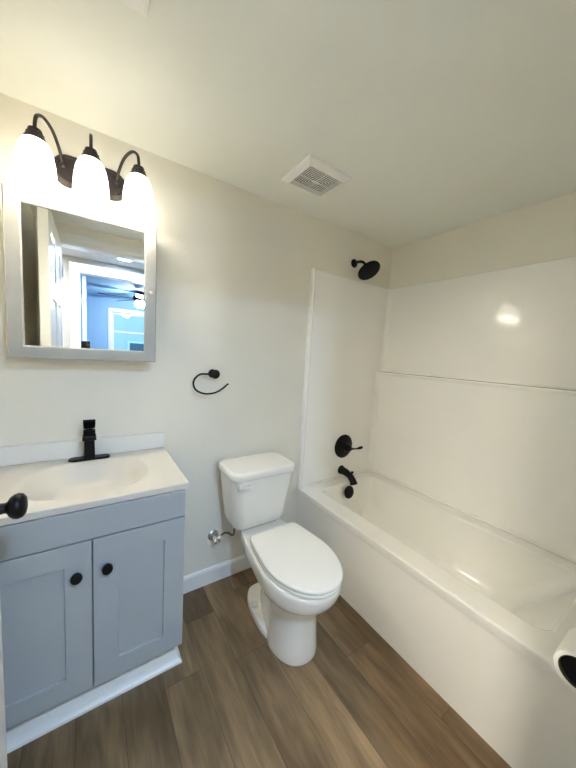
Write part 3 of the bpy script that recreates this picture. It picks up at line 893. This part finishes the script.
gx0, gx1, gy0, gy1 = -2.165, -1.866, -0.905, -0.606
cr = thing('ceiling_register', 'white ceiling air register at the top edge above the sink', 'air vent', ((gx0 + gx1) / 2, (gy0 + gy1) / 2, H - 0.012))
def gr(i, z): return [(gx0 + i, gy0 + i, z), (gx1 - i, gy0 + i, z), (gx1 - i, gy1 - i, z), (gx0 + i, gy1 - i, z)]
bm = B(); loft(bm, [gr(0, H - 0.0005), gr(0, H - 0.008), gr(0.006, H - 0.013), gr(0.030, H - 0.013), gr(0.030, H - 0.002)], False, False); obj('register_frame', bm, M['white_plastic'], cr, smooth=False)
bm = B(); loft(bm, [gr(0.030, H - 0.001), gr(0.030, H - 0.002)]); obj('dark_backing_sheet', bm, M['darkgap'], cr, smooth=False)  # dark sheet in place of a shaded duct behind the register
bm = B()
for k in range(13):
    y = gy0 + 0.038 + k * 0.0186
    loft(bm, [[(gx0 + 0.031, y, H - 0.010), (gx1 - 0.031, y, H - 0.010), (gx1 - 0.031, y + 0.014, H - 0.003), (gx0 + 0.031, y + 0.014, H - 0.003)],
              [(gx0 + 0.031, y, H - 0.011), (gx1 - 0.031, y, H - 0.011), (gx1 - 0.031, y + 0.015, H - 0.003), (gx0 + 0.031, y + 0.015, H - 0.003)]])
obj('louvers', bm, M['white_plastic'], cr, smooth=False)

# ------------------------------------------------------------------ what the mirror shows: hall downlight, bedroom fan, phone; plus an unseen added fill light
def downlight(name, x, y, r, mat, label):
    rl = thing(name, label, 'ceiling light', (x, y, H - 0.008))
    k = r / 0.067
    bm = B(); lathe(bm, [(r + 0.021, 0.0075), (r + 0.021, 0.004), (r + 0.015, 0.0), (r + 0.003, 0.0), (r - 0.001, 0.006)], (x, y, H - 0.008), n=40, cap0=False, cap1=False); obj('trim_ring', bm, M['trim'], rl)
    bm = B(); lathe(bm, [(0.0, 0.005), (r, 0.005), (r, 0.0075), (0.0, 0.0076)], (x, y, H - 0.008), n=40, cap0=False, cap1=False); obj('light_lens', bm, mat, rl)
downlight('recessed_light', -1.69, -2.20, 0.067, M['hall_lens'], 'small round recessed light in the hall ceiling, reflected in the cabinet mirror')
downlight('hall_fill_light', -2.80, -2.08, 0.21, M['hall_fill_lens'], 'added unseen fill light, wide warm disc in the hall behind the bathroom door')  # lamp added out of view to brighten the tub side

FXc, FYc = -1.29, -4.2
cf = thing('ceiling_fan', 'dark ceiling fan with lit white globe in the bedroom seen in the mirror', 'ceiling fan', (FXc, FYc, 2.0))
bm = B(); lathe(bm, [(0.065, H - 0.001), (0.065, H - 0.03), (0.03, H - 0.045), (0.03, 2.21), (0.10, 2.20), (0.115, 2.17), (0.10, 2.125), (0.07, 2.11), (0.06, 2.10)], (FXc, FYc, 0), n=32); obj('motor_housing', bm, M['black'], cf)
bm = B(); lathe(bm, [(0.062, 2.10), (0.078, 2.095), (0.080, 2.075), (0.070, 2.045), (0.045, 2.022), (0.0, 2.012)], (FXc, FYc, 0), n=28); obj('light_globe', bm, M['fan_lens'], cf)
for k in range(5):
    a = math.radians(172 + 72 * k)
    u = Vector((math.cos(a), math.sin(a), 0)); v = Vector((-math.sin(a), math.cos(a), 0))
    o = Vector((FXc, FYc, 2.150))
    def q(r, s, t): 
        p = o + u * r + v * s
        return (p.x, p.y, p.z + t + s * 0.22)
    bm = B()
    loft(bm, [[q(r, -hw, 0), q(r, hw, 0), q(r, hw, 0.007), q(r, -hw, 0.007)] for r, hw in ((0.09, 0.02), (0.17, 0.025), (0.20, 0.05), (0.40, 0.062), (0.56, 0.064), (0.60, 0.05))])
    obj('blade', bm, M['black'], cf, smooth=False)

Rm = CAM_ROT.to_matrix()
def cl(x, y, z): return CAM + Rm @ Vector((x, y, z))
ph = thing('phone', 'dark phone held upright, reflected in the lower edge of the cabinet mirror', 'phone', cl(-0.022, -0.06, 0.012))
bm = B()
loft(bm, [[cl(x, y, 0.010 + d) for x, y, _ in rrect(-0.058 + i, 0.014 - i, -0.132 + i, 0.015 - i, 0.010, 0, 5)] for i, d in ((0.0015, 0.0), (0, 0.002), (0, 0.006), (0.0015, 0.008))])
obj('phone_body', bm, M['phone'], ph)
bm = B(); loft(bm, [[cl(x, y, 0.0099 - d) for x, y, _ in rrect(-0.024 + i, 0.011 - i, -0.024 + i, 0.011 - i, 0.008, 0, 5)] for i, d in ((0, 0), (0.001, 0.002))]); obj('camera_bump', bm, M['phone'], ph)
for lx, ly in ((0.001, -0.014), (-0.014, 0.001), (-0.014, -0.016)):
    bm = B()
    for_ax = Rm @ Vector((0, 0, -1))
    lathe(bm, [(0.0062, 0), (0.0062, 0.0012), (0.004, 0.0014), (0.0, 0.0014)], cl(lx, ly, 0.0079), for_ax, n=20); obj('camera_lens', bm, M['lens'], ph)
pb = cl(-0.022, -0.1335, 0.014)
ts = thing('phone_tripod', 'slim black stand holding the phone in the bathroom doorway', 'phone stand', (pb.x, pb.y, 0.0))
bm = B(); loft(bm, [[cl(-0.022 + x, -0.1335 + y, 0.014 + z) for x, z in ((-0.016, -0.007), (0.016, -0.007), (0.016, 0.007), (-0.016, 0.007))] for y in (0.0, -0.016)]); obj('phone_clamp', bm, M['black'], ts, smooth=False)
bm = B(); lathe(bm, [(0.010, 0.22), (0.010, 0.75), (0.008, 0.76), (0.008, pb.z - 0.012)], (pb.x, pb.y, 0), n=16); obj('pole', bm, M['black'], ts)
for k in range(3):
    a = math.radians(150 + 120 * k)
    bm = B(); tube(bm, [(pb.x + 0.008 * math.cos(a), pb.y + 0.008 * math.sin(a), 0.26), (pb.x + 0.13 * math.cos(a), pb.y + 0.13 * math.sin(a), 0.008)], 0.0065, smooth=False); obj('leg', bm, M['black'], ts)

# ------------------------------------------------------------------ outside the bedroom window
bm = B(); box(bm, -14, 14, -24, -5.6, -0.9, -0.8); struct('floor_lawn', bm, M['grass'], smooth=False)
nh = thing('neighbour_house', 'pale sided house with white gable trim outside the bedroom window', 'house', (0.5, -14.0, -0.8))
bm = B()
gy = -12.0
def wallpoly(y): return [(-4.6, y, -0.8), (5.6, y, -0.8), (5.6, y, 1.2), (0.0 - 1.6, y, 4.05), (-4.6, y, 2.9)]
loft(bm, [wallpoly(gy), wallpoly(gy - 6)]); obj('house_wall', bm, M['siding'], nh, smooth=False)
bm = B()
loft(bm, [[(-1.8, y, 4.18), (6.2, y, 1.05), (6.2, y, 1.17), (-1.8, y, 4.32)] for y in (gy + 0.35, gy - 6)]); obj('roof', bm, M['roof'], nh, smooth=False)
bm = B()
loft(bm, [[(-1.8, y, 4.05), (6.2, y, 0.92), (6.2, y, 1.14), (-1.8, y, 4.28)] for y in (gy + 0.40, gy + 0.36)]); obj('rake_trim', bm, M['trim'], nh, smooth=False)
bm = B()
box(bm, -0.75, 0.05, gy, gy + 0.05, 0.2, 1.55)
hw_ = obj('house_window', bm, M['trim'], nh, smooth=False)
for z0, z1 in ((0.27, 0.83), (0.90, 1.48)):
    bm = B(); box(bm, -0.67, -0.03, gy + 0.051, gy + 0.056, z0, z1); obj('window_pane', bm, M['pane_dark'], hw_, smooth=False)

def tree(x, y, h, rad, seed, label):
    rnd = random.Random(seed)
    t = thing('tree', label, 'tree', (x, y, -0.8), None)
    bm = B(); tube(bm, [(x, y, -0.8), (x + 0.05, y, h * 0.35), (x, y + 0.1, h * 0.7)], lambda q: 0.20 - 0.12 * q); obj('trunk', bm, M['bark'], t)
    bm = B()
    for _ in range(2600):
        d = Vector((rnd.gauss(0, 1), rnd.gauss(0, 1), rnd.gauss(0, 1))).normalized() * rad * rnd.random() ** 0.4
        c = Vector((x, y, h * 0.72)) + Vector((d.x, d.y, d.z * 0.85))
        n_ = Vector((rnd.gauss(0, 1), rnd.gauss(0, 1), rnd.gauss(0, 1))).normalized()
        u, v, _a = frame_from(n_)
        s = 0.10 + 0.10 * rnd.random()
        bm.faces.new([bm.verts.new(c + u * s * a + v * s * b) for a, b in ((-1, 0), (0, -0.6), (1, 0), (0, 0.6))])
    obj('foliage', bm, M['leaf'], t, smooth=False, weld=False)
tree(3.2, -23.5, 8.2, 3.0, 1, 'leafy tree behind the roof of the pale house outside')
tree(-3.4, -22.0, 7.0, 2.4, 2, 'smaller leafy tree beyond the house, left side of the bedroom window')
